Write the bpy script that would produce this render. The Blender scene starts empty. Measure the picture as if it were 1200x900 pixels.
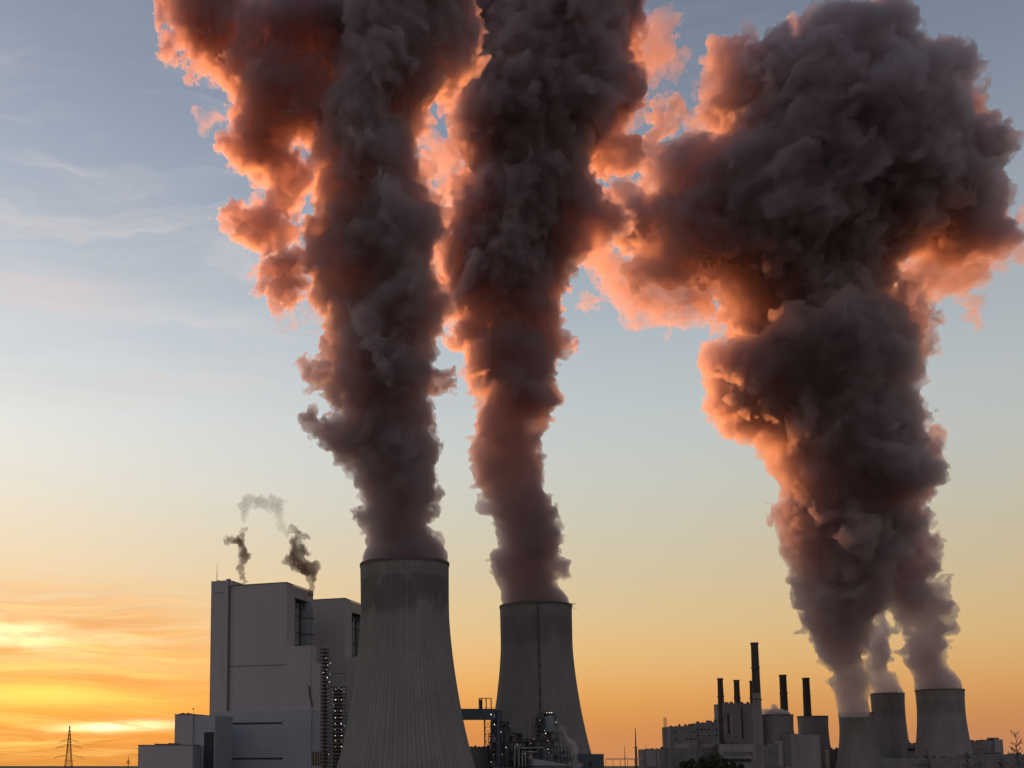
import bpy, bmesh, math, random
import numpy as np
import openvdb as vdb
from mathutils import Vector, Matrix

sc = bpy.context.scene
C = sc.collection
PI = math.pi

# ------------------------------------------------------------------ camera
F, CX, CY = 1385.0, 400.0, 720.0          # focal length and optical centre in photo pixels (1200 x 900)
TP = 177.0 / 1385.0
PITCH = math.atan(TP)
CAM_H = 6.0
cam = bpy.data.cameras.new('camera')
camo = bpy.data.objects.new('camera', cam)
C.objects.link(camo)
cam.sensor_fit = 'HORIZONTAL'
cam.sensor_width = 36.0
cam.lens = F / 1200 * 36
cam.shift_x = (600 - CX) / 1200
cam.shift_y = (CY - 450) / 1200
camo.location = (0, 0, CAM_H)
camo.rotation_euler = (PI / 2 + PITCH, 0, 0)
cam.clip_end = 60000
sc.camera = camo

# ------------------------------------------------------------------ world, sun, exposure
SUN_AZ, SUN_EL = math.radians(-12.5), math.radians(-2.0)     # just under the horizon, left of the view axis
world = bpy.data.worlds.new('World')
sc.world = world
world.use_nodes = True
def build_sky():
    nt = world.node_tree
    N, L = nt.nodes, nt.links
    N.clear()
    def m(op, a, b=None, c=None):
        n = N.new('ShaderNodeMath'); n.operation = op
        for i, x in enumerate((a, b, c)):
            if x is None: continue
            if isinstance(x, (int, float)): n.inputs[i].default_value = x
            else: L.new(x, n.inputs[i])
        return n.outputs[0]
    def mix(fac, a, b, mode='MIX'):
        n = N.new('ShaderNodeMix'); n.data_type = 'RGBA'; n.blend_type = mode
        for i, x in ((0, fac), (6, a), (7, b)):
            if isinstance(x, (int, float)): n.inputs[i].default_value = x
            elif isinstance(x, tuple): n.inputs[i].default_value = (*x, 1)
            else: L.new(x, n.inputs[i])
        return n.outputs[2]
    def gauss(x, c, w):
        d = m('DIVIDE', m('SUBTRACT', x, c), w)
        return m('EXPONENT', m('MULTIPLY', m('MULTIPLY', d, d), -1.0))
    def noise(az, el, ka, ke, detail, seed, rough=0.55, dist=0.0):
        c = N.new('ShaderNodeCombineXYZ')
        L.new(m('MULTIPLY', az, ka), c.inputs[0]); L.new(m('MULTIPLY', el, ke), c.inputs[1]); c.inputs[2].default_value = seed
        n = N.new('ShaderNodeTexNoise'); n.inputs['Scale'].default_value = 1.0
        n.inputs['Detail'].default_value = detail; n.inputs['Roughness'].default_value = rough; n.inputs['Distortion'].default_value = dist
        L.new(c.outputs[0], n.inputs['Vector'])
        return n.outputs['Fac']
    def ramp(x, a, b):
        n = N.new('ShaderNodeMapRange'); n.interpolation_type = 'SMOOTHSTEP'
        n.inputs['From Min'].default_value = a; n.inputs['From Max'].default_value = b
        L.new(x, n.inputs['Value'])
        return n.outputs[0]
    out = N.new('ShaderNodeOutputWorld')
    bg = N.new('ShaderNodeBackground')
    bg.inputs['Strength'].default_value = 0.15
    s = N.new('ShaderNodeTexSky')
    s.sky_type = 'NISHITA'
    s.sun_disc = False
    s.sun_elevation = SUN_EL
    s.sun_rotation = SUN_AZ
    s.dust_density = 1.0
    tc = N.new('ShaderNodeTexCoord')
    sep = N.new('ShaderNodeSeparateXYZ')
    L.new(tc.outputs['Generated'], sep.inputs[0])
    X, Y, Z = sep.outputs
    deg = 180 / PI
    az = m('MULTIPLY', m('ARCTAN2', X, Y), deg)              # degrees right of the view axis
    el = m('MULTIPLY', m('ARCSINE', Z), deg)                 # degrees above the horizon
    col = mix(1.0, s.outputs[0], SKY_TINT, 'MULTIPLY')
    # light scattered more than once, which the sky model leaves out: it lifts the pale middle of the sky, the side of the sunset and the east
    lift = m('ADD', 1.0, m('MULTIPLY', gauss(el, 18.0, 10.0), 0.45))
    lift = m('ADD', lift, m('MULTIPLY', m('MULTIPLY', gauss(az, -32.0, 26.0), ramp(el, 3.0, 20.0)), 0.56))
    col = mix(gauss(az, -32.0, 24.0), col, mix(1.0, col, (1.08, 0.98, 0.91), 'MULTIPLY'))
    col = mix(gauss(el, 7.4, 6.6), col, mix(1.0, col, (0.92, 0.775, 0.63), 'MULTIPLY'))
    col = mix(gauss(el, 19.0, 9.0), col, mix(1.0, col, (1.05, 1.0, 0.91), 'MULTIPLY'))
    east = m('SUBTRACT', 1.0, gauss(m('ABSOLUTE', az), 0.0, 75.0))
    lift = m('ADD', lift, m('MULTIPLY', east, 1.35))
    sc_ = N.new('ShaderNodeVectorMath'); sc_.operation = 'SCALE'
    L.new(col, sc_.inputs[0]); L.new(lift, sc_.inputs['Scale'])
    col = sc_.outputs[0]
    # the dusty layer along the horizon, yellower towards the sun
    near = gauss(az, -17.0, 17.0)
    toward = m('MULTIPLY', gauss(az, 0.0, 60.0), 1.0)
    dust = mix(near, HORIZON_FAR, HORIZON_NEAR)
    dust = mix(toward, (0.16, 0.13, 0.15), dust)
    col = mix(m('MULTIPLY', gauss(el, -0.5, 5.2), 0.95), col, dust)
    # broken cloud bands low over the sunset
    wob = m('MULTIPLY', m('SUBTRACT', noise(az, el, 0.09, 0.4, 3, 4.0), 0.5), 1.6)
    e2 = m('ADD', el, wob)
    win = m('MULTIPLY', ramp(az, -3.0, -11.0), m('MULTIPLY', ramp(el, 9.5, 5.5), ramp(el, -0.5, 0.6)))
    band = ramp(noise(az, e2, 0.07, 1.3, 7, 1.7, 0.6, 0.1), 0.42, 0.62)
    col = mix(m('MULTIPLY', m('MULTIPLY', band, win), 0.75), col, (0.70, 0.27, 0.055))
    glow = ramp(noise(az, e2, 0.08, 1.9, 7, 8.2, 0.6, 0.1), 0.48, 0.70)
    col = mix(m('MULTIPLY', m('MULTIPLY', glow, win), 0.7), col, (1.1, 0.64, 0.15))
    st1 = m('MULTIPLY', gauss(m('SUBTRACT', e2, m('MULTIPLY', m('ADD', az, 16.0), -0.06)), 6.1, 0.75), gauss(az, -18.0, 6.0))
    st2 = m('MULTIPLY', gauss(m('SUBTRACT', m('ADD', el, m('MULTIPLY', wob, 0.25)), m('MULTIPLY', m('ADD', az, 11.0), 0.05)), 1.8, 0.24), gauss(az, -10.6, 2.4))
    st3 = m('MULTIPLY', gauss(e2, 3.2, 0.7), gauss(az, -14.5, 5.0))
    col = mix(m('MULTIPLY', m('MULTIPLY', st1, ramp(noise(az, el, 0.2, 1.2, 6, 55.0), 0.3, 0.6)), 0.85), col, (1.6, 1.2, 0.66))
    col = mix(m('MULTIPLY', m('MULTIPLY', st2, ramp(noise(az, el, 0.35, 2.2, 6, 65.0), 0.28, 0.55)), 0.95), col, (1.9, 1.35, 0.75))
    col = mix(m('MULTIPLY', st3, 0.8), col, (1.3, 0.75, 0.14))
    # high thin cirrus
    wc = m('MULTIPLY', m('SUBTRACT', noise(az, el, 0.1, 0.25, 3, 14.0), 0.5), 5.0)
    cir = ramp(noise(az, m('ADD', el, wc), 0.06, 0.62, 7, 21.0, 0.58, 0.15), 0.45, 0.74)
    cw = m('MULTIPLY', ramp(az, 6.0, -6.0), m('MULTIPLY', ramp(el, 36.0, 27.0), ramp(el, 12.0, 20.0)))
    col = mix(m('MULTIPLY', m('MULTIPLY', cir, cw), 0.6), col, (0.60, 0.55, 0.53))
    sc1 = m('MULTIPLY', gauss(m('ADD', el, m('MULTIPLY', m('SUBTRACT', noise(az, el, 0.15, 1.6, 8, 44.0, 0.65), 0.5), 3.0)), 22.0, 0.75), gauss(az, -14.5, 4.5))
    col = mix(m('MULTIPLY', sc1, 0.55), col, (0.62, 0.52, 0.50))
    faint = m('MULTIPLY', ramp(noise(az, el, 0.05, 0.3, 6, 31.0, 0.6, 0.5), 0.5, 0.8), ramp(el, 10.0, 16.0))
    col = mix(m('MULTIPLY', faint, 0.25), col, (0.42, 0.40, 0.42))
    L.new(col, bg.inputs['Color'])
    L.new(bg.outputs[0], out.inputs['Surface'])
SKY_TINT = (1.0, 1.025, 1.05)
HORIZON_FAR, HORIZON_NEAR = (0.57, 0.235, 0.085), (0.78, 0.32, 0.05)
build_sky()
sun = bpy.data.lights.new('sun', 'SUN')
suno = bpy.data.objects.new('sun', sun)
C.objects.link(suno)
sun.energy = 0.70
sun.color = (1.0, 0.315, 0.09)
sun.angle = math.radians(1.4)
sd = Vector((math.sin(SUN_AZ) * math.cos(SUN_EL), math.cos(SUN_AZ) * math.cos(SUN_EL), math.sin(SUN_EL)))
suno.rotation_euler = (-sd).to_track_quat('-Z', 'Y').to_euler()
suno.location = (-300, 900, 600)
vs = sc.view_settings
vs.view_transform = 'Standard'
vs.look = 'None'
vs.gamma = 1
vs.use_curve_mapping = False
vs.exposure = 3.0

cy = sc.cycles
cy.use_denoising = True
cy.denoiser = 'OPENIMAGEDENOISE'
cy.use_adaptive_sampling = True
cy.adaptive_threshold = 0.02
cy.max_bounces = 14
cy.diffuse_bounces = 3
cy.glossy_bounces = 2
cy.transmission_bounces = 4
cy.volume_bounces = 12
cy.transparent_max_bounces = 48
cy.sample_clamp_indirect = 6

# ------------------------------------------------------------------ helpers
CP, SP = math.cos(PITCH), math.sin(PITCH)
def at(px, py, Y):
    """World point at distance Y (world y) seen at photo pixel px, py."""
    u, v = (px - CX) / F, (CY - py) / F
    d = Vector((u, CP - v * SP, SP + v * CP))
    t = Y / d.y
    return Vector((d.x * t, Y, CAM_H + d.z * t))
def mpp(py, Y):
    """Metres per photo pixel at distance Y."""
    v = (CY - py) / F
    return Y / (CP - v * SP) / F

def link(name, me, mat=None, parent=None):
    o = bpy.data.objects.new(name, me)
    C.objects.link(o)
    if mat is not None:
        me.materials.append(mat)
    if parent is not None:
        o.parent = parent
    return o
def tag(o, label=None, cat=None, group=None, kind=None):
    if label: o['label'] = label
    if cat: o['category'] = cat
    if group: o['group'] = group
    if kind: o['kind'] = kind
    return o
def empty(name, loc, rz=0.0):
    o = bpy.data.objects.new(name, None)
    C.objects.link(o)
    o.location = loc
    o.rotation_euler = (0, 0, rz)
    o.empty_display_size = 5
    return o
# ------------------------------------------------------------------ surface materials
def mat(name, color, rough=0.8, metal=0.0, vary=0.15, scale=0.2, streak=False, bump=0.0, line=None, line_axis=2, line_dark=0.75):
    """A weathered surface: colour varied by noise (stretched down the wall if streak) and by fine joints every `line` metres."""
    m = bpy.data.materials.new(name)
    m.use_nodes = True
    N, L = m.node_tree.nodes, m.node_tree.links
    b = N['Principled BSDF']
    b.inputs['Roughness'].default_value = rough
    b.inputs['Metallic'].default_value = metal
    tc = N.new('ShaderNodeTexCoord')
    mp = N.new('ShaderNodeMapping')
    mp.inputs['Scale'].default_value = (1, 1, 0.12) if streak else (1, 1, 1)
    L.new(tc.outputs['Object'], mp.inputs['Vector'])
    no = N.new('ShaderNodeTexNoise')
    no.inputs['Scale'].default_value = scale
    no.inputs['Detail'].default_value = 8
    no.inputs['Roughness'].default_value = 0.62
    L.new(mp.outputs[0], no.inputs['Vector'])
    mr = N.new('ShaderNodeMapRange')
    mr.inputs['From Min'].default_value = 0.3; mr.inputs['From Max'].default_value = 0.7
    mr.inputs['To Min'].default_value = 1 - vary; mr.inputs['To Max'].default_value = 1 + vary
    L.new(no.outputs['Fac'], mr.inputs['Value'])
    fac = mr.outputs[0]
    if line:
        sp = N.new('ShaderNodeSeparateXYZ'); L.new(tc.outputs['Object'], sp.inputs[0])
        d = N.new('ShaderNodeMath'); d.operation = 'DIVIDE'; L.new(sp.outputs[line_axis], d.inputs[0]); d.inputs[1].default_value = line
        f = N.new('ShaderNodeMath'); f.operation = 'FRACT'; L.new(d.outputs[0], f.inputs[0])
        g = N.new('ShaderNodeMath'); g.operation = 'GREATER_THAN'; L.new(f.outputs[0], g.inputs[0]); g.inputs[1].default_value = 0.1
        r2 = N.new('ShaderNodeMapRange'); r2.inputs['To Min'].default_value = line_dark; L.new(g.outputs[0], r2.inputs['Value'])
        mm = N.new('ShaderNodeMath'); mm.operation = 'MULTIPLY'; L.new(fac, mm.inputs[0]); L.new(r2.outputs[0], mm.inputs[1])
        fac = mm.outputs[0]
    vm = N.new('ShaderNodeVectorMath'); vm.operation = 'SCALE'
    vm.inputs[0].default_value = color
    L.new(fac, vm.inputs['Scale'])
    L.new(vm.outputs[0], b.inputs['Base Color'])
    if bump:
        bp = N.new('ShaderNodeBump'); bp.inputs['Strength'].default_value = bump
        L.new(no.outputs['Fac'], bp.inputs['Height']); L.new(bp.outputs[0], b.inputs['Normal'])
    return m

def lamp_mat(name, color, strength):
    m = bpy.data.materials.new(name)
    m.use_nodes = True
    N, L = m.node_tree.nodes, m.node_tree.links
    N.clear()
    e = N.new('ShaderNodeEmission'); e.inputs[0].default_value = (*color, 1); e.inputs[1].default_value = strength
    o = N.new('ShaderNodeOutputMaterial'); L.new(e.outputs[0], o.inputs['Surface'])
    return m

def shell_mat(name, color, ribs, stain=0.35, lift=None, height=177.0):
    """Cast concrete of a cooling tower: raised meridian ribs, pour rings, rain streaks and darker damp patches."""
    m = bpy.data.materials.new(name)
    m.use_nodes = True
    N, L = m.node_tree.nodes, m.node_tree.links
    b = N['Principled BSDF']
    b.inputs['Roughness'].default_value = 0.9
    tc = N.new('ShaderNodeTexCoord')
    sp = N.new('ShaderNodeSeparateXYZ'); L.new(tc.outputs['Object'], sp.inputs[0])
    def M(op, a, c=None):
        n = N.new('ShaderNodeMath'); n.operation = op
        for i, x in enumerate((a, c)):
            if x is None: continue
            if isinstance(x, (int, float)): n.inputs[i].default_value = x
            else: L.new(x, n.inputs[i])
        return n.outputs[0]
    ang = M('ARCTAN2', sp.outputs[1], sp.outputs[0])
    rib = M('POWER', M('ABSOLUTE', M('SINE', M('MULTIPLY', ang, ribs / 2))), 0.5)      # narrow dark grooves between broad ribs
    ring = M('GREATER_THAN', M('FRACT', M('DIVIDE', sp.outputs[2], 6.2)), 0.12)
    def noise(ka, kz, detail, seed, rough=0.6):
        c = N.new('ShaderNodeCombineXYZ')
        L.new(M('MULTIPLY', M('COSINE', ang), ka), c.inputs[0]); L.new(M('MULTIPLY', M('SINE', ang), ka), c.inputs[1])
        L.new(M('ADD', M('MULTIPLY', sp.outputs[2], kz), seed), c.inputs[2])
        n = N.new('ShaderNodeTexNoise'); n.inputs['Scale'].default_value = 1; n.inputs['Detail'].default_value = detail
        n.inputs['Roughness'].default_value = rough
        L.new(c.outputs[0], n.inputs['Vector'])
        return n.outputs['Fac']
    def R(x, a, c, lo, hi):
        n = N.new('ShaderNodeMapRange'); n.interpolation_type = 'SMOOTHSTEP'
        for k, v in (('From Min', a), ('From Max', c), ('To Min', lo), ('To Max', hi)): n.inputs[k].default_value = v
        L.new(x, n.inputs['Value']); return n.outputs[0]
    streaks = R(noise(26.0, 0.006, 6, 3.0), 0.35, 0.68, 0.90, 1.07)
    blotch = R(noise(2.2, 0.03, 7, 9.0), 0.36, 0.66, 0.91, 1.06)
    top = M('MULTIPLY', M('MULTIPLY', R(sp.outputs[2], height * 0.70, height * 0.80, 0.0, 1.0), R(sp.outputs[2], height * 0.90, height * 0.94, 1.0, 0.45)), R(noise(2.6, 0.03, 6, 17.0), 0.36, 0.54, 0.15, 1.0))
    damp = R(top, 0, 1, 1.0, 1 - stain)
    v = M('MULTIPLY', M('MULTIPLY', streaks, blotch), M('MULTIPLY', damp, M('MULTIPLY', R(rib, 0.15, 0.75, 0.62, 1.0), R(ring, 0, 1, 0.90, 1.0))))
    fine = R(noise(90.0, 0.5, 3, 30.0), 0.3, 0.7, 0.92, 1.08)
    v = M('MULTIPLY', v, fine)
    vm = N.new('ShaderNodeVectorMath'); vm.operation = 'SCALE'; vm.inputs[0].default_value = color
    L.new(v, vm.inputs['Scale']); L.new(vm.outputs[0], b.inputs['Base Color'])
    bp = N.new('ShaderNodeBump'); bp.inputs['Strength'].default_value = 0.5; bp.inputs['Distance'].default_value = 0.4
    L.new(rib, bp.inputs['Height']); L.new(bp.outputs[0], b.inputs['Normal'])
    return m

M = dict(
    concrete=shell_mat('tower_concrete', (0.205, 0.20, 0.196), 90, 0.42),
    concrete_b=shell_mat('tower_concrete_plain', (0.18, 0.176, 0.176), 90, 0.25),
    old_concrete=shell_mat('old_tower_concrete', (0.215, 0.213, 0.215), 90, 0.22, height=105),
    rim=mat('rim_concrete', (0.09, 0.085, 0.085), 0.9, vary=0.3, scale=0.1),
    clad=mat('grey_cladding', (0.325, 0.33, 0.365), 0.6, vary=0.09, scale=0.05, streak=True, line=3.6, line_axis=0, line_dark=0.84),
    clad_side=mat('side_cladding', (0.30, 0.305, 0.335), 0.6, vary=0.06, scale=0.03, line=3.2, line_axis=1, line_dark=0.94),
    clad_blue=mat('blue_grey_cladding', (0.28, 0.315, 0.37), 0.55, vary=0.08, scale=0.04, line=4.0, line_axis=2, line_dark=0.93),
    clad_dark=mat('dark_cladding', (0.13, 0.13, 0.145), 0.6, vary=0.15, scale=0.05, line=3.0, line_axis=0, line_dark=0.8),
    duct=mat('duct_sheet', (0.13, 0.18, 0.21), 0.45, 0.3, vary=0.12, scale=0.1, streak=True),
    steel=mat('painted_steel', (0.055, 0.06, 0.07), 0.6, 0.2, vary=0.2, scale=0.3),
    steel_blue=mat('blue_steel', (0.045, 0.08, 0.115), 0.5, 0.2, vary=0.25, scale=0.2),
    pipe=mat('galvanised_pipe', (0.42, 0.42, 0.43), 0.45, 0.4, vary=0.1, scale=0.3),
    void=mat('unlit_opening', (0.035, 0.037, 0.042), 0.9, vary=0.2),
    old=mat('old_plant_cladding', (0.15, 0.155, 0.17), 0.75, vary=0.30, scale=0.07, line=6.5, line_axis=0, line_dark=0.82),
    old_light=mat('old_plant_pale', (0.24, 0.24, 0.25), 0.7, vary=0.22, scale=0.09, streak=True),
    stack=mat('dark_stack', (0.05, 0.046, 0.045), 0.85, vary=0.25, scale=0.05),
    stack_tall=mat('tall_stack', (0.19, 0.185, 0.185), 0.85, vary=0.22, scale=0.05),
    bark=mat('bark', (0.05, 0.045, 0.04), 0.95, vary=0.2, scale=1.5),
    leaf=mat('dark_leaf', (0.035, 0.04, 0.025), 0.8, vary=0.5, scale=0.8),
    ground=mat('field_earth', (0.07, 0.068, 0.05), 0.95, vary=0.35, scale=0.01),
    lamp=lamp_mat('lamp_glass', (1.0, 0.93, 0.82), 0.26),
    lamp_warm=lamp_mat('warm_lamp_glass', (1.0, 0.72, 0.40), 0.15),
    lamp_cool=lamp_mat('cool_lamp_glass', (0.75, 0.92, 1.0), 0.16),
    glass=mat('dark_window', (0.03, 0.035, 0.045), 0.15, vary=0.2, scale=0.3),
)

# ------------------------------------------------------------------ mesh builder
class MB:
    def __init__(s): s.bm = bmesh.new()
    def box(s, x0, x1, y0, y1, z0, z1, bev=0.0):
        v = [s.bm.verts.new(p) for p in ((x0, y0, z0), (x1, y0, z0), (x1, y1, z0), (x0, y1, z0), (x0, y0, z1), (x1, y0, z1), (x1, y1, z1), (x0, y1, z1))]
        for f in ((0, 3, 2, 1), (4, 5, 6, 7), (0, 1, 5, 4), (1, 2, 6, 5), (2, 3, 7, 6), (3, 0, 4, 7)):
            s.bm.faces.new([v[i] for i in f])
        return s
    def slab(s, top, z0):
        """A block whose top outline (list of x, y, z) may slope; bottom at z0."""
        a = [s.bm.verts.new(p) for p in top]; b = [s.bm.verts.new((p[0], p[1], z0)) for p in top]
        n = len(a)
        s.bm.faces.new(a); s.bm.faces.new(b[::-1])
        for i in range(n): s.bm.faces.new((b[i], b[(i + 1) % n], a[(i + 1) % n], a[i]))
        return s
    def tube(s, p, q, r, r2=None, seg=8, cap=True):
        p, q = Vector(p), Vector(q)
        d = q - p
        if d.length < 1e-6: return s
        r2 = r if r2 is None else r2
        d.normalize()
        a = d.orthogonal().normalized(); b = d.cross(a)
        A, B = [], []
        for i in range(seg):
            t = 2 * PI * i / seg
            o = a * math.cos(t) + b * math.sin(t)
            A.append(s.bm.verts.new(p + o * r)); B.append(s.bm.verts.new(q + o * r2))
        for i in range(seg):
            j = (i + 1) % seg
            s.bm.faces.new((A[i], A[j], B[j], B[i]))
        if cap:
            s.bm.faces.new(A[::-1]); s.bm.faces.new(B)
        return s
    def path(s, pts, r, seg=8):
        for a, b in zip(pts, pts[1:]): s.tube(a, b, r, seg=seg)
        return s
    def lathe(s, prof, seg=64, x=0, y=0, cap=False):
        rings = []
        for r, z in prof:
            rings.append([s.bm.verts.new((x + r * math.cos(2 * PI * i / seg), y + r * math.sin(2 * PI * i / seg), z)) for i in range(seg)])
        for A, B in zip(rings, rings[1:]):
            for i in range(seg):
                j = (i + 1) % seg
                s.bm.faces.new((A[i], A[j], B[j], B[i]))
        if cap:
            s.bm.faces.new(rings[0][::-1]); s.bm.faces.new(rings[-1])
        return s
    def ball(s, c, r, n=1):
        bmesh.ops.create_icosphere(s.bm, subdivisions=n, radius=r, matrix=Matrix.Translation(c))
        return s
    def build(s, name, m, parent=None, smooth=False, loc=None):
        bmesh.ops.recalc_face_normals(s.bm, faces=s.bm.faces)
        me = bpy.data.meshes.new(name)
        s.bm.to_mesh(me); s.bm.free()
        if smooth:
            me.polygons.foreach_set('use_smooth', [True] * len(me.polygons))
            me.set_sharp_from_angle(angle=math.radians(35))
        o = link(name, me, m, parent)
        if loc is not None: o.location = loc
        return o

class Frame:
    """Local axes of a building: u along its front (to the right), w into its depth, both turned by theta."""
    def __init__(s, px, py, Y, theta=0.0):
        p = at(px, py, Y)
        s.o = Vector((p.x, p.y, 0)); s.t = theta
        s.c, s.s = math.cos(theta), math.sin(theta)
    def u(s, px, py, w=0.0):
        v = (CY - py) / F
        a = ((px - CX) / F) / (CP - v * SP)
        ox, oy = s.o.x + w * s.s, s.o.y + w * s.c
        return (a * oy - ox) / (s.c + a * s.s)
    def z(s, px, py, w=0.0):
        u = s.u(px, py, w)
        y = s.o.y + w * s.c - u * s.s
        return at(px, py, y).z
    def w(s, px, py, u=0.0):
        """Depth at which the side wall at u is seen at px."""
        v = (CY - py) / F
        a = ((px - CX) / F) / (CP - v * SP)
        ox, oy = s.o.x + u * s.c, s.o.y - u * s.s
        return (a * oy - ox) / (s.s - a * s.c)
    def empty(s, name): return empty(name, s.o, -s.t)

rnd = random.Random(11)
# ------------------------------------------------------------------ ground
def build_ground():
    g = MB()
    n = 24
    xs = [-9000 + 18000 * i / n for i in range(n + 1)]
    ys = [-4000 + 17000 * i / n for i in range(n + 1)]
    V = [[g.bm.verts.new((x, y, 0)) for y in ys] for x in xs]
    for i in range(n):
        for j in range(n):
            g.bm.faces.new((V[i][j], V[i + 1][j], V[i + 1][j + 1], V[i][j + 1]))
    tag(g.build('ground', M['ground']), kind='structure')
build_ground()

# ------------------------------------------------------------------ cooling towers
NEW = [(0.453, 0), (0.444, 0.045), (0.4305, 0.072), (0.389, 0.2), (0.3435, 0.385), (0.310, 0.572), (0.2935, 0.72), (0.2915, 0.80), (0.2925, 0.93), (0.2940, 1.0)]
OLD = [(0.405, 0), (0.392, 0.06), (0.352, 0.25), (0.318, 0.48), (0.302, 0.68), (0.300, 0.82), (0.304, 0.93), (0.310, 1.0)]
def smooth_profile(prof, n=26):
    zs = [z for r, z in prof]; rs = [r for r, z in prof]
    out = []
    for i in range(n + 1):
        t = i / n
        k = max(j for j in range(len(zs)) if zs[j] <= t + 1e-9); k = min(k, len(zs) - 2)
        h = zs[k + 1] - zs[k]; u = (t - zs[k]) / h
        def slope(j):
            a, b = max(0, j - 1), min(len(zs) - 1, j + 1)
            return (rs[b] - rs[a]) / (zs[b] - zs[a])
        m0, m1 = slope(k) * h, slope(k + 1) * h
        r = (2*u**3 - 3*u**2 + 1) * rs[k] + (u**3 - 2*u**2 + u) * m0 + (-2*u**3 + 3*u**2) * rs[k + 1] + (u**3 - u**2) * m1
        out.append((r, t))
    return out
def cooling_tower(px, py, Y, rim_px, prof, m, label, group, ladder=None, seg=128, lights=False):
    p = at(px, py, Y)
    R = rim_px * mpp(py, Y)
    H = at(px, py, Y - R).z                   # the near edge of the rim is the one that shows highest
    k = R / prof[-1][0]                       # radii are given as a share of a nominal height
    t = empty('cooling_tower', (p.x, Y, 0))
    tag(t, label, 'cooling tower', group)
    sp = [(r * k, z * H) for r, z in smooth_profile(prof)]
    th = 0.012 * H
    inner = [(r - th * 0.5, z) for r, z in sp[::-1] if z > 0.45 * H]
    MB().lathe(sp + inner, seg).build('shell', m, t, smooth=True)
    rr = sp[-1][0]
    MB().lathe([(rr - th * 0.45, H - 0.012 * H), (rr + th * 0.12, H - 0.012 * H), (rr + th * 0.22, H - 0.004 * H), (rr + th * 0.2, H + 0.003 * H), (rr - th * 0.6, H + 0.003 * H), (rr - th * 0.6, H - 0.012 * H)], seg).build('rim', M['rim'], t, smooth=True)
    if ladder is not None:
        a = ladder
        l = MB()
        for i, ((r, z), (r2, z2)) in enumerate(zip(sp, sp[1:])):
            P = lambda r, z, o, q: (( r + o) * math.cos(a) - q * math.sin(a), (r + o) * math.sin(a) + q * math.cos(a), z)
            for q in (-0.75, 0.75):
                l.tube(P(r, z, 0.9, q), P(r2, z2, 0.9, q), 0.22, seg=6)
            for j in range(3):
                u = (j + 0.5) / 3
                l.tube(P(r + (r2 - r) * u, z + (z2 - z) * u, 0.9, -0.75), P(r + (r2 - r) * u, z + (z2 - z) * u, 0.9, 0.75), 0.16, seg=6)
            if i % 2 == 0:
                x0, y0, _ = P(r, z, 1.0, 0)
                l.box(x0 - 1.1, x0 + 1.1, y0 - 0.8, y0 + 0.9, z + 1, z + 3.4)
        l.build('ladder', M['steel'], t)
    return t

cooling_tower(473.9, 652.7, 1000, 51.8, NEW, M['concrete'], 'largest ribbed concrete cooling tower, beside the pale boiler houses', 'new concrete cooling towers', seg=180)
cooling_tower(627.6, 704.5, 1270, 41.7, NEW, M['concrete_b'], 'tall concrete cooling tower with a dark ladder line down its shell', 'new concrete cooling towers', ladder=math.radians(-96), seg=150)
D3 = 1700.0
OG = 'older cooling towers of the far plant'
cooling_tower(1101, 807, D3, 26.3, OLD, M['old_concrete'], 'far cooling tower standing apart at the outer end, beside a flat grey hall', OG)
cooling_tower(1039.7, 811.7, D3 + 140, 18.6, OLD, M['old_concrete'], 'far cooling tower half hidden behind its steaming neighbour in the middle of the group', OG)
cooling_tower(1004, 834.5, D3 + 60, 20.4, OLD, M['old_concrete'], 'short far cooling tower under the widest plume, overlapping the one behind', OG)
cooling_tower(952.2, 838.7, D3 + 200, 17.2, OLD, M['old_concrete'], 'idle far cooling tower without steam behind a pale box building', OG)
cooling_tower(911, 837.0, D3 + 100, 17.7, OLD, M['old_concrete'], 'far cooling tower with a low white heap of steam on its mouth', OG)

# ------------------------------------------------------------------ boiler houses
def lamps(parent, pts, r=0.42):
    for p in pts:
        MB().ball((0, 0, 0), r * rnd.uniform(0.45, 1.15)).build('lamp', M[rnd.choice(('lamp', 'lamp_warm', 'lamp_cool'))], parent, loc=p)

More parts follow.
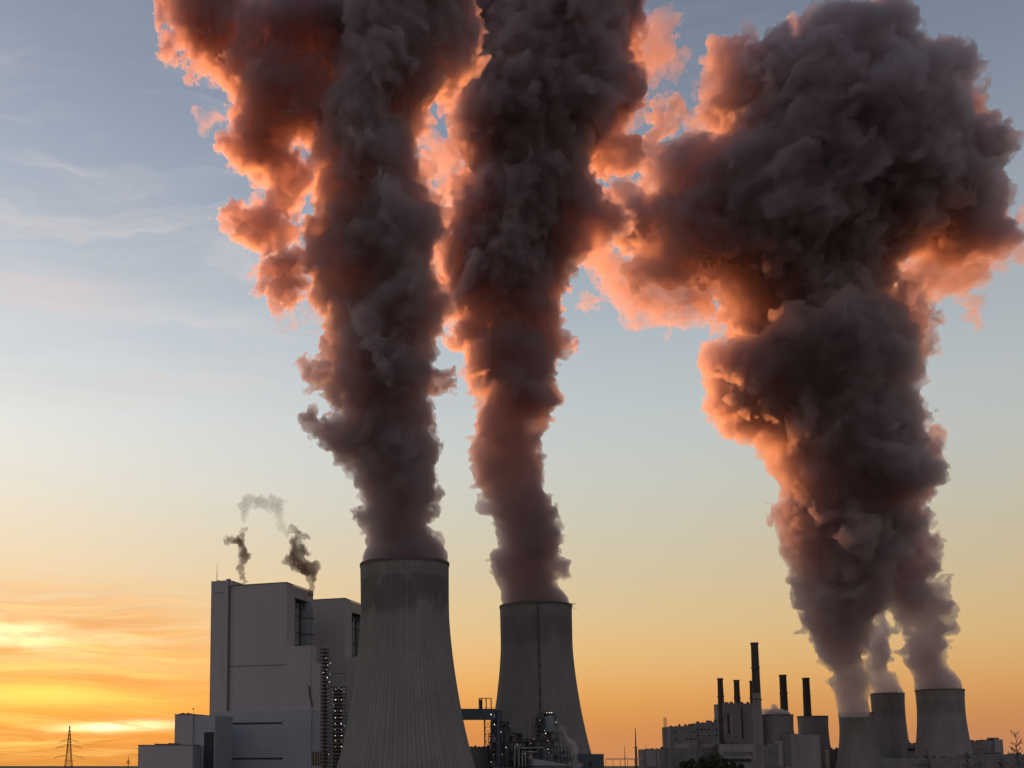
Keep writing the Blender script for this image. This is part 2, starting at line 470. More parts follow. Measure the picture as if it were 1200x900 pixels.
def boiler_house():
    th = math.radians(21)
    f = Frame(335, 800, 1132, th)
    U, Z = f.u, f.z
    t = f.empty('boiler_house')
    tag(t, 'pale grey boiler house with a lift shaft slab and a round duct in its side', 'power station block', 'boiler houses of the new plant')
    top = Z(335, 683)
    uL = U(266.5, 760); wD = 68.0
    ztop0 = Z(266.5, 684.5)
    uN = -1.0                                             # the front wall's edge; the side opening starts behind it
    wall = MB()
    # front mass: full height, then a recess on the side with the ducts
    wall.slab([(uL, 0, top), (0, 0, top), (0, 16, top), (uL, 16, top)], 0)
    wall.box(uL, -24, 16.02, wD, 0, top - 0.3)
    wall.box(-23.98, 0, 16.04, wD, 0, Z(352, 757))
    wl = wall.build('wall', M['clad'], t)
    # parapet and joints
    pr = MB()
    pr.box(uL - 0.3, 0.3, -0.35, 0.35, top + 0.02, top + 0.9)
    pr.box(-0.3, 0.35, 0.37, wD, top + 0.02, top + 0.9)
    pr.build('parapet', M['clad_dark'], t)
    zl = Z(300, 780)
    MB().box(uL, 0, -0.25, -0.003, zl - 0.5, zl + 0.35).build('cornice', M['clad_dark'], t)
    uS0, uS1 = U(246.5, 760, -4), U(266.3, 760, -4)
    zs = Z(256, 680.7, -4)
    sh = MB().box(uS0, uS1, -4, 22, 0, zs)
    sh.build('lift_shaft', M['clad'], t)
    MB().box(uS1 + 0.02, U(273, 690, -2), -2, 20, top, zs - 0.4).build('machine_room', M['clad'], t)
    g = MB()
    g.box(U(251, 690, -4), U(261, 690, -4), -4.25, -4.003, Z(256, 694.5, -4) - 0.4, Z(256, 694.5, -4) + 0.4)
    g.box(uS1 + 0.05, uS1 + 0.9, -0.9, -0.003, Z(268, 834), top - 2)
    g.build('downpipe', M['clad_dark'], t)
    # roof plant and mast
    for a, b, h in ((uS0 + 3, uS0 + 6, 1.6), (uS1 - 5, uS1 - 1.5, 2.4), (uS1 - 8, uS1 - 6.5, 1.2)):
        MB().box(a, b, 2, 6, zs + 0.01, zs + h).build('roof_unit', M['steel'], t)
    um = U(254.3, 670, 2)
    m = MB().tube((um, 2, zs), (um, 2, Z(254.3, 661, 2)), 0.35, 0.15)
    m.tube((um - 0.9, 2, zs + 8), (um + 0.9, 2, zs + 8), 0.12)
    m.build('mast', M['steel'], t)
    # side opening with flue-gas ducts
    zo1, zo0 = Z(352, 696), Z(352, 757)
    MB().box(-23.9, -23.5, 16.1, wD - 0.1, zo0 + 0.1, zo1).build('opening', M['void'], t)
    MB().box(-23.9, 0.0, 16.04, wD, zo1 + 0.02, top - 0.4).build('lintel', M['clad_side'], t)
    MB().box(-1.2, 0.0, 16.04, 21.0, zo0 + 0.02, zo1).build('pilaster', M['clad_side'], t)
    for cu, cw, rr in ((-6.0, 57.0, 10.5), (-11.0, 34.0, 9.0)):
        d = MB()
        d.tube((cu, cw, zo0 - 20), (cu, cw, zo1 - 5), rr, seg=40)
        d.tube((cu, cw, zo1 - 5), (cu, cw, zo1 - 0.5), rr, rr * 0.6, seg=40)
        dd = d.build('duct', M['duct'], t, smooth=True)
        for zz in (Z(358, 736), Z(358, 752), Z(358, 716)):
            MB().tube((cu, cw, zz - 0.5), (cu, cw, zz + 0.5), rr + 0.5, seg=40).build('ring', M['steel'], dd)
    for i in range(4):
        w0 = 23 + i * 10
        pp = MB().path([(-20, w0, zo1 - 5), (-6, w0, zo1 - 3.0), (-1.2, w0 + 4, zo1 - 4), (-1.2, w0 + 5, zo1 - 9), (-8, w0 + 6, zo1 - 14)], 0.6)
        pp.build('pipe', M['steel'], t)
    # stepped annexes along the front to the right
    za, zb, zc = Z(350, 757), Z(370, 777), Z(380, 807)
    ua, ub, uc = U(364.2, 800), U(376.8, 800), U(395, 850)
    MB().box(0.02, ua, 0.01, 15, 0, za).build('annex', M['clad'], t)
    MB().box(ua + 0.02, ub, 0.6, 15, 0, zb).build('annex', M['clad'], t)
    MB().box(ub + 0.02, uc, 1.2, 15, 0, zc).build('annex', M['clad'], t)
    # bluish plinth building in front
    up0, up1, up2 = U(252.3, 860, -9), U(365, 860, -9), U(386, 860, -9)
    zp = Z(300, 833, -9)
    MB().box(up0, up1, -9, -0.26, 0, zp).build('plinth', M['clad_blue'], t)
    MB().box(up1 + 0.02, up2, -8, -0.26, 0, Z(375, 833, -8)).build('plinth', M['clad_blue'], t)
    for y0 in (847.7, 889):
        MB().box(U(259, y0, -9), U(331, y0, -9), -9.3, -9.003, Z(300, y0 + 1.0, -9), Z(300, y0 - 1.1, -9)).build('louvre_band', M['void'], t)
    MB().box(U(366, 880, -8) + 0.3, U(384, 880, -8), -8.3, -8.003, Z(375, 897, -8), Z(375, 881, -8)).build('window', M['glass'], t)
    bd = MB()
    for k in range(1, 6):
        uu = U(366, 880, -8) + (U(384, 880, -8) - U(366, 880, -8)) * k / 6
        bd.box(uu - 0.2, uu + 0.2, -8.5, -8.31, Z(375, 897, -8), Z(375, 881, -8))
    bd.build('window_frame', M['pipe'], t)
    v = MB()
    v.path([(U(362, 800, -1), -0.8, Z(362, 804)), (U(363, 810, -1), -0.8, Z(363, 816)), (U(366, 825, -1), -0.8, Z(366, 828))], 0.7)
    v.build('vent_pipe', M['steel'], t)
    return t, f
bh, bf = boiler_house()
def copy_tree(o, parent=None):
    c = o.copy(); C.objects.link(c); c.parent = parent
    for ch in list(o.children): copy_tree(ch, c)
    return c
b2 = copy_tree(bh)
p2 = at(404, 800, 1241)
b2.location = (p2.x, p2.y, 0)
b2['label'] = 'second boiler house, mostly hidden behind the tallest cooling tower'

# stair and lift scaffolds with work lights between boiler house and tower
def stair_tower(x0, x1, yt, yb, Y, depth, nl, label, lit):
    a, b = at(x0, (yt + yb) / 2, Y), at(x1, (yt + yb) / 2, Y)
    zt = at(x0, yt, Y).z
    W = b.x - a.x
    t = empty('stair_tower', ((a.x + b.x) / 2, Y, 0))
    tag(t, label, 'stair tower', 'lit steel stair towers')
    fr = MB()
    for sx in (-1, 1):
        for y in (0, depth):
            fr.box(sx * W / 2 - 0.3, sx * W / 2 + 0.3, y - 0.3, y + 0.3, 0, zt)
    fr.build('frame', M['steel'], t)
    fl = MB(); rl = MB(); sr = MB()
    for i in range(nl):
        z = zt * (i + 1) / nl - 0.4
        z0 = zt * i / nl
        fl.box(-W / 2 + 0.31, W / 2 - 0.31, -0.6, depth + 0.6, z - 0.25, z)
        rl.box(-W / 2 - 0.4, W / 2 + 0.4, -0.75, -0.62, z + 0.95, z + 1.1)
        rl.box(-W / 2 - 0.4, W / 2 + 0.4, -0.75, -0.62, z + 0.45, z + 0.55)
        s = 1 if i % 2 else -1
        sr.tube((-s * W * 0.42, -0.3, z0 + 0.2), (s * W * 0.42, -0.3, z - 0.4), 0.35, seg=4)
    fl.build('landing', M['steel'], t); rl.build('railing', M['pipe'], t); sr.build('stair_flight', M['steel'], t)
    MB().box(-W * 0.3, W * 0.3, depth * 0.5, depth, 0, zt - 2).build('lift_shaft', M['clad_dark'], t)
    ps = []
    for px, py in lit:
        p = at(px, py, Y - 1.4)
        ps.append((p.x - t.location.x, -1.4, p.z))
    lamps(t, ps)
    return t
stair_tower(376, 385.5, 759.5, 897, 1085, 8, 34, 'upper open steel stair tower dotted with lamps beside the pale annexes', [(382, 771), (387, 777), (384, 779.5), (383, 785), (386.5, 790), (383.5, 794), (386, 799), (384, 803.5), (379, 788)])
stair_tower(387.5, 405, 804, 897, 1060, 9, 24, 'lower wider stair tower with two columns of lamps against the tallest cooling tower',
            [(x + rnd.uniform(-.5, .5), y) for y in (808, 820, 833, 841, 848, 855, 862, 868, 875) for x in (393, 400)] + [(397, 806), (403, 810), (385, 884), (391, 826), (404, 851)])

# low halls beside the boiler house
def hall(name, px0, px1, yt, Y, depth, m, label, cat, theta=0.0, group=None, roof=None):
    f = Frame(px1, yt, Y, theta)
    t = f.empty(name); tag(t, label, cat, group)
    u0 = f.u(px0, yt); z = f.z(px1, yt)
    MB().box(u0, 0, 0, depth, 0, z).build('wall', m, t)
    pr = MB().box(u0 - 0.3, 0.3, -0.3, depth + 0.3, z + 0.01, z + 0.7)
    pr.build('roof', roof or M['clad_dark'], t)
    return t, f, u0, z
t, f, u0, z = hall('switchgear_building', 205, 226, 837.5, 1088, 40, M['clad'], 'narrow grey block with a dark niche next to the boiler house', 'building', math.radians(21))
MB().box(0.02, 22, 2, 38, 0, z - 1).build('side_wing', M['clad_blue'], t)
MB().box(11, 21, 1.7, 1.997, 0, f.z(240, 858)).build('niche', M['void'], t)
for k in range(5): MB().box(u0 + 2 + k * 2.6, u0 + 3.2 + k * 2.6, 4, 8, z + 0.71, z + 1.3 + rnd.random()).build('roof_unit', M['steel'], t)
r = MB()
r.tube((-1.0, 3, z + .7), (-1.0, 3, z + 5), 0.18); r.box(-1.7, -0.4, 2.4, 3.6, z + 5, z + 6)
r.build('siren_post', M['steel'], t)
t, f, u0, z = hall('workshop_hall', 162, 226, 873.5, 1060, 24, M['clad'], 'long low flat hall at the foot of the narrow grey block', 'building', math.radians(10))
for k in range(6): MB().box(u0 + 14 + k * 4.2, u0 + 16.5 + k * 4.2, 4, 9, z + 0.71, z + 1.4 + 0.8 * rnd.random()).build('roof_unit', M['steel'], t)

# ------------------------------------------------------------------ conveyor and process steelwork between the towers
def conveyor():
    Y = 1160
    a, b = at(536, 837, Y), at(581, 837, Y)
    t = empty('conveyor_bridge', (a.x, Y, 0))
    tag(t, 'blue enclosed conveyor bridge on a trestle between the two tall cooling towers', 'conveyor')
    zt, zb = at(560, 830.5, Y).z, at(560, 843.5, Y).z
    L = b.x - a.x
    MB().box(-20, L, 0, 6, zb, zt).build('gallery', M['steel_blue'], t)
    r = MB()
    for k in range(14): r.box(-20 + k * (L + 20) / 13 - 0.2, -20 + k * (L + 20) / 13 + 0.2, -0.4, -0.003, zb, zt)
    r.box(-20, L, -0.5, -0.41, zt - 0.8, zt - 0.3); r.box(-20, L, -0.5, -0.41, zb + 0.2, zb + 0.9)
    r.build('truss', M['steel'], t)
    p0, p1 = at(562, 825, Y).x - a.x, at(576, 825, Y).x - a.x
    zz = at(560, 818.5, Y).z
    g = MB()
    for x in (p0, p0 + 2.5, (p0 + p1) / 2 + 1, p1):
        for y in (0.6, 5.4): g.box(x - 0.25, x + 0.25, y - 0.25, y + 0.25, zt, zz)
    g.box(p0 - 0.3, p1 + 0.3, 0.2, 0.7, zz, zz + 0.5); g.box(p0 - 0.3, p1 + 0.3, 5.2, 5.7, zz, zz + 0.5)
    g.box(p0, p0 + 3, 0.9, 5, zt, zz - 1.2)
    g.box(p1 - 8, L, -0.2, 0.0, zt + 1.1, zt + 1.3)
    g.build('hoist_frame', M['steel'], t)
    l = MB()
    x0, x1 = at(568.5, 860, Y).x - a.x, at(576.5, 860, Y).x - a.x
    for x in (x0, x1):
        for y in (0.5, 5.5): l.tube((x, y, 0), (x, y, zb), 0.4, seg=6)
    n = 7
    for k in range(n):
        z0, z1 = zb * k / n, zb * (k + 1) / n
        l.tube((x0, 0.5, z0), (x1, 0.5, z1), 0.22, seg=5); l.tube((x0, 0.5, z1), (x1, 0.5, z1), 0.28, seg=5)
        l.tube((x1, 5.5, z0), (x0, 5.5, z1), 0.22, seg=5)
    l.build('trestle', M['steel'], t)
    lamps(t, [(at(x, y, Y - 1).x - a.x, -1, at(x, y, Y - 1).z) for x, y in ((575.5, 837.3), (579, 839), (579.5, 849))], 0.5)
conveyor()

def process_rack(name, steps, Y, label, cat, lit, tanks, depth=14, seed=1, pipes=()):
    """Open steelwork of several storeys; steps: (x0, x1, y top, y bottom) px."""
    R = random.Random(seed)
    xm = sum(s[0] + s[1] for s in steps) / (2 * len(steps))
    o = at(xm, 870, Y)
    t = empty(name, (o.x, Y, 0)); tag(t, label, cat)
    fr, fl, rl, pi = MB(), MB(), MB(), MB()
    for x0, x1, yt, yb in steps:
        a, b = at(x0, yt, Y), at(x1, yb, Y)
        ua, ub, z1, z0 = a.x - o.x, b.x - o.x, a.z, max(0, b.z)
        nb = max(2, int((ub - ua) / 6) + 1)
        for i in range(nb):
            u = ua + (ub - ua) * i / (nb - 1)
            for w in (0, depth): fr.box(u - 0.3, u + 0.3, w - 0.3, w + 0.3, z0, z1)
        nl = max(1, int((z1 - z0) / 5))
        for k in range(nl + 1):
            z = z0 + (z1 - z0) * k / nl
            fl.box(ua - 0.5, ub + 0.5, -0.7, depth + 0.7, z - 0.5, z - 0.1)
            rl.box(ua - 0.6, ub + 0.6, -0.8, -0.71, z + 0.9, z + 1.05)
            if k < nl:
                i = R.randrange(nb - 1); c0 = ua + (ub - ua) * i / (nb - 1); c1 = ua + (ub - ua) * (i + 1) / (nb - 1)
                h = (z1 - z0) / nl
                fr.tube((c0, -0.1, z), (c1, -0.1, z + h), 0.2, seg=5); fr.tube((c1, -0.1, z), (c0, -0.1, z + h), 0.2, seg=5)
                for _ in range(5):
                    x = R.uniform(ua, ub - 2); w = R.uniform(2, depth - 2)
                    MB().box(x, x + R.uniform(2, 5), w, w + R.uniform(2, 5), z, z + h * R.uniform(0.5, 0.95)).build('equipment', M['clad_dark'], t)
                zz = z + R.uniform(1, h - 0.5)
                pi.tube((ua - R.uniform(0, 2), 1, zz), (ub + R.uniform(0, 2), 1, zz), R.uniform(0.25, 0.55), seg=8)
                x = R.uniform(ua, ub)
                pi.tube((x, -0.6, z), (x, -0.6, z + h), R.uniform(0.2, 0.45), seg=8)
    fr.build('frame', M['steel'], t); fl.build('floor_deck', M['steel'], t); rl.build('railing', M['steel'], t)
    pi.build('pipework', M['steel_blue'], t, smooth=True)
    for px, y0, y1, rpx, mm in tanks:
        a = at(px, y0, Y + 3); k = mpp(y0, Y); z0 = max(0.0, at(px, y1, Y + 3).z)
        r = rpx * k
        MB().lathe([(0.01, a.z), (r * 0.55, a.z - 0.12 * r), (r * 0.92, a.z - 0.5 * r), (r, a.z - 0.9 * r), (r, z0), (0.01, z0)], 28, a.x - o.x, 2 - r * 0).build('vessel', M[mm], t, smooth=True)
    for (pts, rpx, mm) in pipes:
        q = [at(px, py, Y - 2) for px, py in pts]
        pm = MB()
        pm.path([(p.x - o.x, -2, max(0, p.z)) for p in q], rpx * mpp(880, Y), 10)
        for p in q[1:-1]: pm.ball((p.x - o.x, -2, p.z), rpx * mpp(880, Y), 2)
        pm.build('pipe', M[mm], t, smooth=True)
    lamps(t, [(at(x, y, Y - 2).x - o.x, -2, at(x, y, Y - 2).z) for x, y in lit]  , 0.4)
    return t
process_rack('coal_transfer_tower', [(578, 588, 832, 846), (577, 597, 846, 858), (574.5, 612, 859, 870), (574, 612, 870, 898)], 1165,
             'stepped dark steelwork with pipes and lamps at the end of the conveyor bridge', 'process plant',
             [(597.5, 850), (577, 880), (579, 884), (588.5, 884), (575.5, 893), (583, 871), (593, 876), (606, 872), (587, 858)],
             [(583, 834, 898, 3.4, 'steel_blue'), (593, 850, 898, 4.2, 'steel')], seed=4,
             pipes=(([(590, 845), (600, 858), (611, 860)], 0.5, 'steel_blue'), ([(603, 898), (603, 874), (611, 874)], 0.7, 'pipe'), ([(577, 872.5), (574.5, 872.5), (574.5, 878)], 0.5, 'pipe')))
process_rack('absorber_plant', [(627, 637, 841, 858), (632, 652, 836, 850), (628, 655, 858, 875), (613, 668, 876, 898)], 1150,
             'dark steelwork round a blue-grey vessel with lamps in front of the ladder tower', 'process plant',
             [(640.7, 835.2), (644, 835), (646.5, 835.3), (633, 844), (652, 846.3), (638, 856), (643.7, 855.8), (639.5, 859.5), (642, 868), (642, 878), (643, 882), (658.5, 879.5), (626, 866)],
             [(642.8, 837.5, 858, 6.4, 'duct'), (621, 878, 898, 3, 'old_light')], seed=9,
             pipes=(([(603, 898), (603, 878), (611, 872)], 0.8, 'old_light'), ([(608, 898), (608, 876.5), (637, 876.5)], 0.9, 'old_light'), ([(612, 898), (612, 880)], 0.7, 'pipe'), ([(616, 898), (616, 881), (630, 881)], 0.5, 'pipe')))
process_rack('pipe_rack', [(609, 629, 866, 880), (594, 632, 880, 898)], 1185,
             'low dense pipe rack with tanks between the stepped steelwork and the vessel plant', 'process plant',
             [(615, 883), (622, 871), (628, 888), (601, 889)], [(612, 870, 898, 3.6, 'duct'), (625, 873, 898, 3.0, 'steel'), (599, 883, 898, 3, 'old_light')], seed=21,
             pipes=(([(596, 898), (596, 886), (630, 886)], 0.6, 'pipe'),))
# sloped-roof pump house and low halls in front of the second tower
f = Frame(660, 890, 1130, 0)
t = f.empty('pump_house'); tag(t, 'low pump house with a bluish sloping roof under the small steam wisp', 'building')
ua, ub, uc = f.u(622, 890), f.u(626, 890), f.u(667, 895)
z1, z2 = f.z(626, 889), f.z(666, 896.5)
MB().slab([(ub, 0, z1 - 0.6), (uc, 0, z2 - 0.6), (uc, 12, z2 - 0.6), (ub, 12, z1 - 0.6)], 0).build('wall', M['clad_dark'], t)
MB().slab([(ub - 1, -1, z1), (uc + 1, -1, z2), (uc + 1, 13, z2), (ub - 1, 13, z1)], z2 - 0.55).build('roof', M['clad_blue'], t)
t, f, u0, z = hall('substation_hall', 676, 707.5, 884.3, 1190, 18, M['steel_blue'], 'small blue-grey hall at the flared foot of the ladder tower', 'building')
MB().box(u0 * 0.55, u0 * 0.45, -0.3, -0.003, 0, z * 0.6).build('door', M['void'], t)
t, f, u0, z = hall('conveyor_head_hall', 548, 577, 876, 1180, 14, M['clad_dark'], 'dark low hall beneath the conveyor trestle', 'building')
for k in range(5): MB().box(u0 + 3 + k * 4, u0 + 5 + k * 4, 2, 5, z + 0.71, z + 1 + 1.6 * rnd.random()).build('roof_unit', M['steel'], t)

# ------------------------------------------------------------------ far plant
def chimney(px0, yt, px1, yb, Y, r0, r1, m, label, group, bands=False):
    a = at(px0, yt, Y); k = mpp(yt, Y)
    t = empty('chimney', (a.x, Y, 0)); tag(t, label, 'chimney', group)
    H = a.z; ra, rb = r0 * k, r1 * k
    prof = [(rb + (ra - rb) * (i / 10) ** 0.9, H * i / 10) for i in range(11)]
    if bands:
        MB().lathe(prof[:7], 32).build('shaft', m, t, smooth=True)
        MB().lathe(prof[6:] + [(ra - 0.6, H), (ra - 0.6, H - 12)], 32).build('dark_top', M['stack'], t, smooth=True)  # upper section in a darker colour than the shaft below
    else:
        MB().lathe(prof + [(ra - 0.6, H), (ra - 0.6, H - 12)], 32).build('shaft', m, t, smooth=True)
    MB().lathe([(ra + 0.5, H - 2.5), (ra + 0.7, H - 0.3), (ra + 0.4, H + 0.3), (ra - 0.5, H + 0.3), (ra - 0.5, H - 2.5), (ra + 0.5, H - 2.5)], 32).build('rim', M['rim'], t)
    for zz in (0.55, 0.80):
        rr = rb + (ra - rb) * zz ** 0.9
        MB().lathe([(rr + 0.02, H * zz - 0.3), (rr + 1.0, H * zz - 0.3), (rr + 1.0, H * zz + 1.0), (rr + 0.9, H * zz + 1.0), (rr + 0.9, H * zz), (rr + 0.02, H * zz)], 32).build('gallery', M['steel'], t)
    return t
CG = 'chimneys of the far plant'
chimney(843.8, 795, 0, 0, 1790, 3.0, 5.2, M['stack'], 'outermost of the short dark chimneys, on the edge of the old boiler house', CG)
chimney(863, 797, 0, 0, 1790, 3.1, 5.0, M['stack'], 'short dark chimney second from the open sky, in the middle of the old boiler house', CG)
chimney(881.3, 798, 0, 0, 1790, 2.9, 4.8, M['stack'], 'short dark chimney mostly hidden behind the tallest one', CG)
chimney(884.0, 753.3, 0, 0, 1560, 4.1, 5.6, M['stack_tall'], 'tallest slender chimney of the far plant, paler towards its foot', CG, True)
chimney(917.2, 791, 0, 0, 1850, 3.9, 5.2, M['stack'], 'short dark chimney rising behind the white heap of steam', CG)
chimney(944.3, 794.5, 0, 0, 1900, 3.9, 5.4, M['stack'], 'short dark chimney behind the idle far cooling tower', CG)

def old_block(name, px0, px1, yl, yr, Y, depth, m, label, cat, seed, channels=(), units=7, bands=()):
    R = random.Random(seed)
    f = Frame((px0 + px1) / 2, 870, Y, 0)
    t = f.empty(name); tag(t, label, cat)
    a, b = f.u(px0, yl), f.u(px1, yr)
    za, zb = f.z(px0, yl), f.z(px1, yr)
    MB().slab([(a, 0, za), (b, 0, zb), (b, depth, zb), (a, depth, za)], 0).build('wall', m, t)
    for k in range(units):
        r = MB()
        u = a + (b - a) * (k + R.uniform(0.1, 0.6)) / units
        zz = za + (zb - za) * (u - a) / (b - a)
        r.box(u, u + (b - a) / units * R.uniform(0.2, 0.6), 1, 6, zz - 0.5, zz + R.uniform(0.6, 3.0))
        if R.random() < 0.35: r.tube((u, 3, zz), (u, 3, zz + R.uniform(3, 6)), 0.25, seg=6)
        r.build('roof_unit', M['steel'], t)
    for x0, x1, y0, y1, mm in channels:
        MB().box(f.u(x0, y0), f.u(x1, y0), -0.5, -0.003, max(0, f.z(x0, y1)), f.z(x0, y0)).build('bay', M[mm], t)
    for y0 in bands:
        z = f.z(px0, y0)
        n = int((b - a) / 5)
        for k in range(n):
            if R.random() < 0.7: MB().box(a + (k + 0.2) * (b - a) / n, a + (k + 0.75) * (b - a) / n, -0.25, -0.003, z - 1.2, z + 1.2).build('window', M['glass'], t)
    return t
old_block('turbine_hall', 754, 786, 878, 877.6, 1660, 30, M['old'], 'low grey turbine hall stepping down at the open end of the far plant', 'building', 2, ((757, 768, 879.5, 898, 'old_light'), (770, 772.5, 880, 898, 'old_light')), 5)
old_block('bunker_building', 784.5, 816, 851.5, 850, 1690, 40, M['old'], 'ragged-roofed grey block between the low turbine hall and the chimneys', 'building', 3, ((790, 808, 871, 877, 'old_light'),), 6, (858, 866))
old_block('bunker_building', 815, 842, 847.5, 845.6, 1720, 40, M['old'], 'grey block with raised roof units just below the outermost short chimney', 'building', 5, ((822, 840, 872, 876, 'old_light'),), 5, (855, 862))
old_block('old_boiler_house', 847.5, 886, 824, 824.5, 1780, 45, M['old'], 'tall old boiler house behind the three short chimneys', 'power station block', 6,
          ((852, 854.5, 836, 860, 'void'), (855.5, 857.5, 838, 862, 'old_light'), (868, 870, 830, 866, 'void'), (872, 876, 832, 864, 'clad_dark'), (845.5, 880, 876, 880, 'old_light')), 6)
old_block('filter_house', 842, 884, 872, 872, 1700, 30, M['old_light'], 'pale low filter house in front of the old boiler house', 'building', 8, ((848, 882, 881, 885, 'old'), (850, 880, 889, 893, 'void')), 6)
old_block('ash_silo_block', 896, 917, 876, 868, 1640, 20, M['old'], 'dark stepped block at the foot of the steam-capped cooling tower', 'building', 12, ((911.5, 916, 868, 898, 'old_light'),), 3)
old_block('water_treatment_building', 919.5, 960.5, 860.6, 860.6, 1760, 30, M['old_light'], 'pale box building in front of the idle far cooling tower', 'building', 13, ((919.6, 926, 861.5, 898, 'old'),), 4)
old_block('pump_station', 971.5, 986, 878, 878, 1800, 15, M['clad_dark'], 'small dark building squeezed between two far cooling towers', 'building', 14, (), 2)
old_block('pump_station', 1062, 1079, 872, 872.5, 1780, 15, M['old_light'], 'small pale building in the gap beside the outermost far cooling tower', 'building', 15, ((1064, 1078, 877, 880, 'void'),), 2)
t = old_block('turbine_hall', 1137, 1164, 868.5, 867.5, 1690, 40, M['old'], 'flat grey hall adjoining the outermost far cooling tower', 'building', 16, ((1140, 1158, 876, 880, 'clad_dark'),), 4)
f = Frame(1170, 870, 1688, 0)
t = f.empty('stair_core'); tag(t, 'pale stair core at the end of the flat grey hall', 'building')
MB().box(f.u(1164.5, 866), f.u(1175, 866), 0, 30, 0, f.z(1170, 866.5)).build('wall', M['old_light'], t)
MB().box(f.u(1163.8, 865), f.u(1171, 865), 1, 12, f.z(1170, 866.5) + 0.01, f.z(1170, 864.3)).build('roof_unit', M['clad_dark'], t)
old_block('warehouse', 1048, 1141, 888, 888, 1480, 40, M['old'], 'long low grey warehouse along the foot of the outermost far cooling towers', 'building', 17, (), 9)
old_block('warehouse', 1140, 1275, 884, 883.6, 1500, 40, M['old'], 'long low grey warehouse running out of the frame past the flat hall', 'building', 18, (), 11)

# masts, pipe bridge, pylon
def mast(px, yt, Y, r, label, arms=(), thick=None):
    a = at(px, yt, Y)
    t = empty('antenna_mast', (a.x, Y, 0)); tag(t, label, 'mast')
    s = MB()
    zt = a.z; zk = at(px, thick, Y).z if thick else 0
    s.tube((0, 0, 0), (0, 0, zk), r * 2.2, r * 1.8) if thick else None
    s.tube((0, 0, zk), (0, 0, zt), r * 1.3, r * 0.5)
    s.build('pole', M['steel'], t)
    if arms:
        c = MB()
        for py, wpx in arms:
            z = at(px, py, Y).z; w = wpx * mpp(py, Y)
            c.box(-w, w, -0.3, 0.3, z - 0.3, z + 0.3)
        c.build('crossarm', M['steel'], t)
    return t
mast(744.4, 853, 1500, 0.75, 'tall thin mast with crossarms standing alone between the two plants', ((876, 3.2), (880, 1.6), (889.5, 1.8)), 876)
mast(731.8, 874, 1520, 0.45, 'short thin mast beside the tall thin one', ((888, 1.5),))
mast(150.5, 886.5, 900, 0.35, 'small pole with a bracket beside the long low hall', ((892, 2.0), (894, 2.2)))
def lattice(name, px, yt, Y, wb, wt, label, cat, arms=(), n=9, r=0.35):
    a = at(px, yt, Y); H = a.z
    t = empty(name, (a.x, Y, 0)); tag(t, label, cat)
    s = MB()
    k = mpp(yt, Y); hb, ht = wb * k / 2, wt * k / 2
    W = lambda z: hb + (ht - hb) * min(1.0, (z / H) ** 0.75)
    for i in range(n):
        z0, z1 = H * i / n, H * (i + 1) / n
        a0, a1 = W(z0), W(z1)
        c0 = [(-a0, -a0), (a0, -a0), (a0, a0), (-a0, a0)]; c1 = [(-a1, -a1), (a1, -a1), (a1, a1), (-a1, a1)]
        for j in range(4):
            q = (j + 1) % 4
            s.tube((*c0[j], z0), (*c1[j], z1), r, seg=5)
            s.tube((*c0[j], z0), (*c1[q], z1), r * 0.6, seg=4)
            s.tube((*c0[q], z0), (*c1[j], z1), r * 0.6, seg=4)
            s.tube((*c1[j], z1), (*c1[q], z1), r * 0.6, seg=4)
    s.build('lattice_body', M['steel'], t)
    for py, wpx in arms:
        z = at(px, py, Y).z; w = wpx * k; h = W(z)
        c = MB()
        for sg in (-1, 1):
            tip = (sg * w, 0, z - 0.10 * w)
            for y in (-h, h):
                c.tube((sg * h, y, z + 2.2), tip, r * 0.7, seg=4); c.tube((sg * h, y, z - 0.8), tip, r * 0.7, seg=4)
            c.tube((sg * w * 0.55, 0, z + 0.6), (sg * w * 0.55, 0, z - 1.6), r * 0.6, seg=4)
            c.tube(tip, (tip[0], 0, tip[2] - 2.6), r * 0.7, seg=5)
        c.build('crossarm', M['steel'], t)
        for sg in (-1, 1):
            for e in (-1, 1):
                q = [(sg * w + e * 260 * v, e * 90 * v, z - 0.10 * w - 2.6 - 9.0 * (1 - (1 - 2 * v) ** 2) * 0.9) for v in [k / 12 for k in range(13)]]
                MB().path(q, 0.11, 4).build('cable', M['steel'], t)
    return t
lattice('power_pylon', 81.7, 851, 1700, 9, 0.8, 'lattice power pylon with two wide arms against the glowing sunset', 'pylon', ((868, 11), (874.5, 15), (886, 17)), 12, 0.34)
lattice('radio_tower', 779.2, 841, 1560, 3.0, 2.4, 'slim lattice radio tower beside the ragged-roofed grey block', 'mast', (), 14, 0.16)
f = Frame(710, 890, 1350, 0)
t = f.empty('pipe_bridge'); tag(t, 'thin pipe bridge on posts crossing the gap between the two plants', 'pipe bridge')
u1 = f.u(752, 890); zz = f.z(730, 889)
for dz in (0, 0.9): MB().tube((0, 0, zz - dz), (u1, 0, zz - dz), 0.28).build('pipe', M['pipe'], t)
for k in range(6): MB().box(u1 * k / 5 - 0.2, u1 * k / 5 + 0.2, -0.2, 0.2, 0, zz - 1.2).build('post', M['steel'], t)

